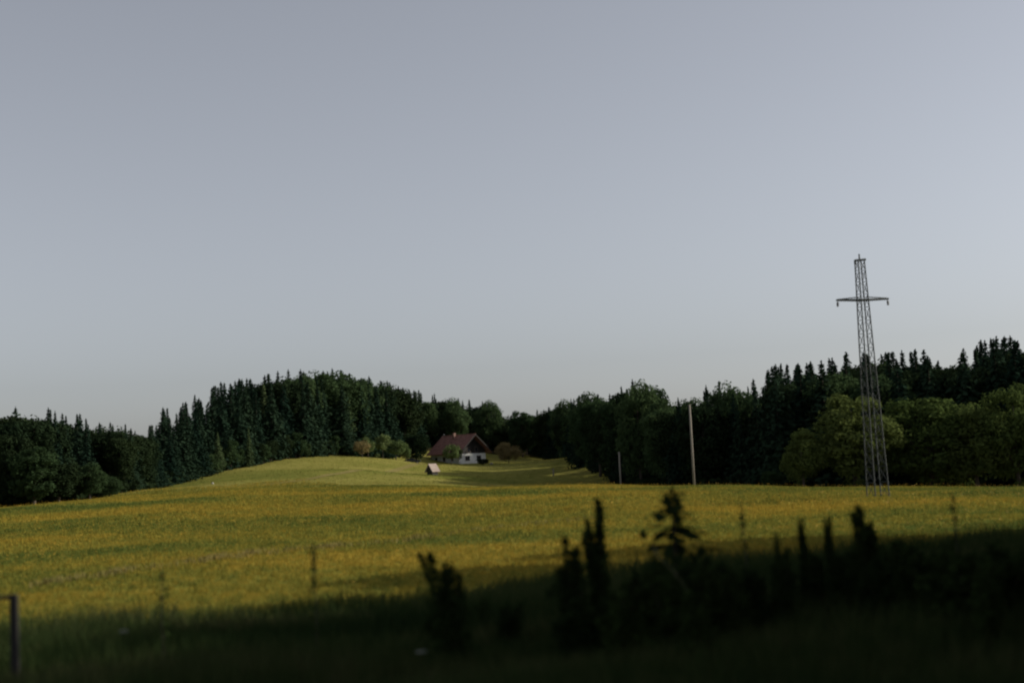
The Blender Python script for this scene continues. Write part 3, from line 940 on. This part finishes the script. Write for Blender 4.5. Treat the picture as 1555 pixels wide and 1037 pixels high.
def verge_plant(pr, name, px, py, D, label, cat, group=None, wide=1.0):
    x, h = h_to(px, py, D)
    o = thing(name, (x, D, z1(x, D) - 0.02), random.uniform(0, 6.28), label, cat, group)
    s = h / pr[2]
    o.scale = (wide * max(s, 0.5), wide * max(s, 0.5), s) if pr is not SAP else (wide * s, wide * s, s)
    part('stem', pr[0], o); part('leaves', pr[1], o)
    return o
verge_plant(SAP, 'conifer_sapling', 1020, 738, 29, 'tallest dark feathery sapling on the verge, in line with the tall pole', 'sapling', None, 1.5)
verge_plant(COL, 'leafy_sapling', 905, 745, 29, 'slim leafy dark sapling below the short wooden pole', 'sapling')
verge_plant(VS[2], 'verge_shrub', 862, 812, 28, 'dark upright shrub at the foot of the slim leafy sapling', 'shrub', None, 0.8)
verge_plant(VS[0], 'verge_shrub', 680, 836, 28, 'dark pointed shrub standing alone at the end of the verge scrub', 'shrub', None, 0.75)
verge_plant(COL, 'leafy_sapling', 1306, 757, 30, 'dark leafy sapling below the pylon', 'sapling', None, 1.25)
verge_plant(COL, 'leafy_sapling', 1255, 775, 30, 'slim sapling beside the dark leafy sapling below the pylon', 'sapling', None, 0.8)
verge_plant(COL, 'leafy_sapling', 1215, 778, 31, 'slim dark sapling between the verge scrub and the pylon saplings', 'sapling', None, 0.7)
verge_plant(VS[2], 'verge_shrub', 1185, 808, 29, 'small pointed shrub beside the slim saplings', 'shrub', None, 0.5)
verge_plant(VS[1], 'verge_shrub', 1052, 878, 24.8, 'dark shrub hiding the foot of the pale bent stalk', 'shrub', None, 0.8)
for i in range(40):
    px = random.uniform(640, 1640)
    D = random.uniform(24.5, 36)
    top = np.interp(px, [600, 760, 850, 1000, 1150, 1300, 1450, 1640], [925, 900, 872, 845, 838, 815, 820, 812]) + abs(random.gauss(0, 16))
    x, h = h_to(px, top, D)
    if h < 0.5: continue
    w = ('between the pointed shrub and the slim sapling' if px < 880 else 'around the feathery sapling' if px < 1110 else
         'before the slim saplings' if px < 1280 else 'below the steel pylon' if px < 1400 else 'past the pylon saplings')
    verge_plant(random.choice(VS), 'verge_shrub', px, top, D, 'dark leafy shrub in the verge scrub ' + w, 'shrub', 'verge scrub ' + w, random.uniform(0.8, 1.3))

def tall_weed(px, py, D, label):
    x, h = h_to(px, py, D)
    o = thing('tall_weed', (x, D, z1(x, D)), random.uniform(0, 6.28), label, 'weed')
    m = MB(); m.tube([(0, 0, -0.05), (0.03, 0.02, h * 0.5), (0.01, 0, h)], [0.013, 0.011, 0.006], 5)
    m.build('stem', M['bark'], o)
    n = 60
    z = rng.uniform(0.25, 1.0, n) * h
    sp = 0.10 * (1.2 - z / h)[:, None]
    v, f = leaf_quads(np.stack([rng.normal(size=n), rng.normal(size=n), np.zeros(n)], -1) * sp + np.stack([0 * z, 0 * z, z], -1), rand_dirs(n), rng.uniform(0.04, 0.09, n), 2.2)
    part('leaves', np_mesh('weed_leaves', v, f, M['leaf_verge']), o)
tall_weed(475, 828, 30, 'thin tall weed stalk rising from the dark grass of the verge')
tall_weed(246, 862, 30, 'faint thin weed stalk between the fence and the tall weed stalk')
tall_weed(1126, 765, 31, 'thin upright weed stalk between the feathery sapling and the slim saplings')
tall_weed(1446, 752, 31, 'thin weed stalk standing past the pylon base')

def umbel(px, py, D, r, label):
    x, h = h_to(px, py, D)
    o = thing('white_flower', (x, D, z1(x, D)), 0, label, 'flower')
    m = MB(); m.tube([(0, 0, -0.05), (0.02, 0, h * 0.6), (0, 0, h)], [0.008, 0.006, 0.004], 5)
    m.build('stem', M['leaf_verge'], o)
    n = 60
    a = rng.uniform(0, 6.28, n); q = r * np.sqrt(rng.uniform(0, 1, n))
    nm = rng.normal(size=(n, 3)) * 0.3 + np.array([0, 0, 1.0]); nm /= np.linalg.norm(nm, axis=1, keepdims=True)
    v, f = leaf_quads(np.stack([q * np.cos(a), q * np.sin(a), h - q * q * 1.5], -1), nm, 0.035, 1.1)
    part('flower_head', np_mesh('flower_head', v, f, M['petal']), o)
umbel(188, 957, 26, 0.08, 'small white flower head in the dark grass near the fence')
umbel(640, 988, 24.5, 0.09, 'white flower head in the dark grass before the pointed shrub')

def bent_stem():
    pts = [at(1042, 893, 25.5), at(1024, 868, 25.4), at(1006, 851, 25.3), at(996, 840, 25.2), at(994, 830, 25.2)]
    b = Vector((pts[0].x + 0.12, 25.6, z1(pts[0].x, 25.6)))
    m = MB(); m.tube([Vector((0, 0, -0.02))] + [q - b for q in pts], [0.004, 0.005, 0.006, 0.006, 0.006, 0.011], 6)
    o = m.build('grass_stalk', M['straw'], None, True)
    o.location = b
    tag(o, 'pale bent dry grass stalk before the feathery sapling', 'stalk')
bent_stem()

# ------------------------------------------------------------------ tree row beside the line, past the frame, that shades the verge
LINE = [proto(limb_tree, M['leaf'], 'line_tree', seed=150 + i, H=13.0, crown_r=4.6, crown_z0=0.8, clumps=70, n_leaf=8000, leaf=0.32, clump_r=0.3) for i in range(2)]
for i in range(26):
    row, k = divmod(i, 9)
    y = 2 + k * 7.5 + random.uniform(-1.5, 1.5)
    x = max(15, 0.375 * y + 9) + row * 7 + random.uniform(-1, 1)
    plant(LINE[i % 2], 'lineside_tree', x, y, random.uniform(14.5, 17), 'tall broadleaf tree in the row beside the railway line', 'tree', 'lineside trees', 1.0)

# ------------------------------------------------------------------ grass, flowers
def blades(n, x, y, h, w, mat, name, label, cat, lean=0.35, per=3):
    """tufts of separate blades, one object nobody could count"""
    x = np.repeat(x, per) + rng.normal(size=n * per) * np.repeat(w, per) * 0.8
    y = np.repeat(y, per) + rng.normal(size=n * per) * np.repeat(w, per) * 0.8
    z = zf(x, y) - 0.02
    hh = np.repeat(h, per) * rng.uniform(0.55, 1.15, n * per); ww = np.repeat(w, per) * rng.uniform(0.6, 1.2, n * per)
    a = rng.uniform(0, 6.283, n * per); l = rng.uniform(-lean, lean, (n * per, 2)) * hh[:, None]
    dx, dy = np.cos(a) * ww * 0.5, np.sin(a) * ww * 0.5
    v = np.stack([np.stack([x - dx, y - dy, z], -1), np.stack([x + dx, y + dy, z], -1),
                  np.stack([x + l[:, 0], y + l[:, 1], z + hh], -1)], 1).reshape(-1, 3)
    o = part(name, np_mesh(name, v, np.arange(3 * n * per).reshape(-1, 3), mat), None)
    tag(o, label, cat, kind='stuff')
    return o

def scatter(n, y0, y1, pw, margin, keep):
    u = rng.uniform(0, 1, n)
    y = (y0 ** (1 - pw) + u * (y1 ** (1 - pw) - y0 ** (1 - pw))) ** (1 / (1 - pw)) if pw != 1 else y0 * (y1 / y0) ** u
    x = rng.uniform(-1, 1, n) * (0.375 * y + margin)
    k = keep(x, y)
    return x[k], y[k]

def mead(a, b):
    over = (b - meadow_d(pxof(a, b))) / 38.0
    return (zone(a, b) == 1) | ((zone(a, b) == 2) & (rng.uniform(0, 1, len(a)) > over * 1.1 + 0.25 * np.sin(a * 0.21)))
x, y = scatter(220000, 34, 250, 0.55, 12, mead)
s = np.clip(y / 60, 0.75, 2.2)
blades(len(x), x, y, 0.22 * np.clip(y / 90, 0.9, 1.2), 0.05 * s, M['meadow_blade'], 'meadow_grass', 'tall yellowish grass of the flowering meadow', 'grass')
x, y = scatter(70000, 34, 240, 0.6, 12, mead)
dr = np.sin(x * 0.09 + 2 * np.sin(y * 0.05)) + np.sin(y * 0.13 + x * 0.02) + rng.normal(size=len(x)) * 0.9
x, y = x[dr > 0.1], y[dr > 0.1]
n = len(x)
nm = rng.normal(size=(n, 3)) * 0.5 + np.array([0, 0, 0.8]); nm /= np.linalg.norm(nm, axis=1, keepdims=True)
v, f = leaf_quads(np.stack([x, y, zf(x, y) + rng.uniform(0.28, 0.5, n)], -1), nm, 0.03 * np.clip(y / 45, 1, 1.9) * rng.uniform(0.7, 1.3, n), 1.1)
tag(part('meadow_flowers', np_mesh('meadow_flowers', v, f, M['flower']), None), 'yellow flower heads scattered through the meadow', 'flowers', kind='stuff')

# pale dry strip along an old wheel track through the meadow
ln = [at(*q) for q in ((60, 882, 56), (120, 876, 58), (300, 850, 66), (450, 833, 71), (600, 815, 79), (760, 800, 87), (900, 790, 94))]
t = np.sort(rng.uniform(0, 1, 9000)); tk = np.linspace(0, 1, len(ln))
x = np.interp(t, tk, [q.x for q in ln]) + rng.normal(size=9000) * 0.12; y = np.interp(t, tk, [q.y for q in ln]) + rng.normal(size=9000) * 1.1
k = rng.uniform(0, 1, 9000) < 0.05 + 0.32 * np.clip(np.sin(t * 37) + np.sin(t * 91 + 1), 0, 2) * np.exp(-((t - 0.42) / 0.3) ** 2)
x, y = x[k], y[k]
blades(len(x), x, y, np.full(len(x), 0.31), np.full(len(x), 0.06), M['track'], 'dry_grass', 'pale dry grass along a wheel track through the meadow', 'grass')

x, y = scatter(60000, 200, 425, 0.3, 5, lambda a, b: zone(a, b) == 2)
blades(len(x), x, y, np.full(len(x), 0.14), np.full(len(x), 0.16), M['lawn_blade'], 'lawn_grass', 'short grass of the hillside lawn', 'grass', per=2)

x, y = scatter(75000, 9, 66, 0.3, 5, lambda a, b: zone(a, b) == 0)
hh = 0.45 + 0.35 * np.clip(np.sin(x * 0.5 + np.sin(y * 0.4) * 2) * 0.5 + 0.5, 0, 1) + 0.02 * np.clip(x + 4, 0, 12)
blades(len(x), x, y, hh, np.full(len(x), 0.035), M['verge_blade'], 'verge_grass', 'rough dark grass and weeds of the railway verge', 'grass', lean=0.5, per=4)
print('TREES', cnt, 'objects', len(bpy.data.objects))
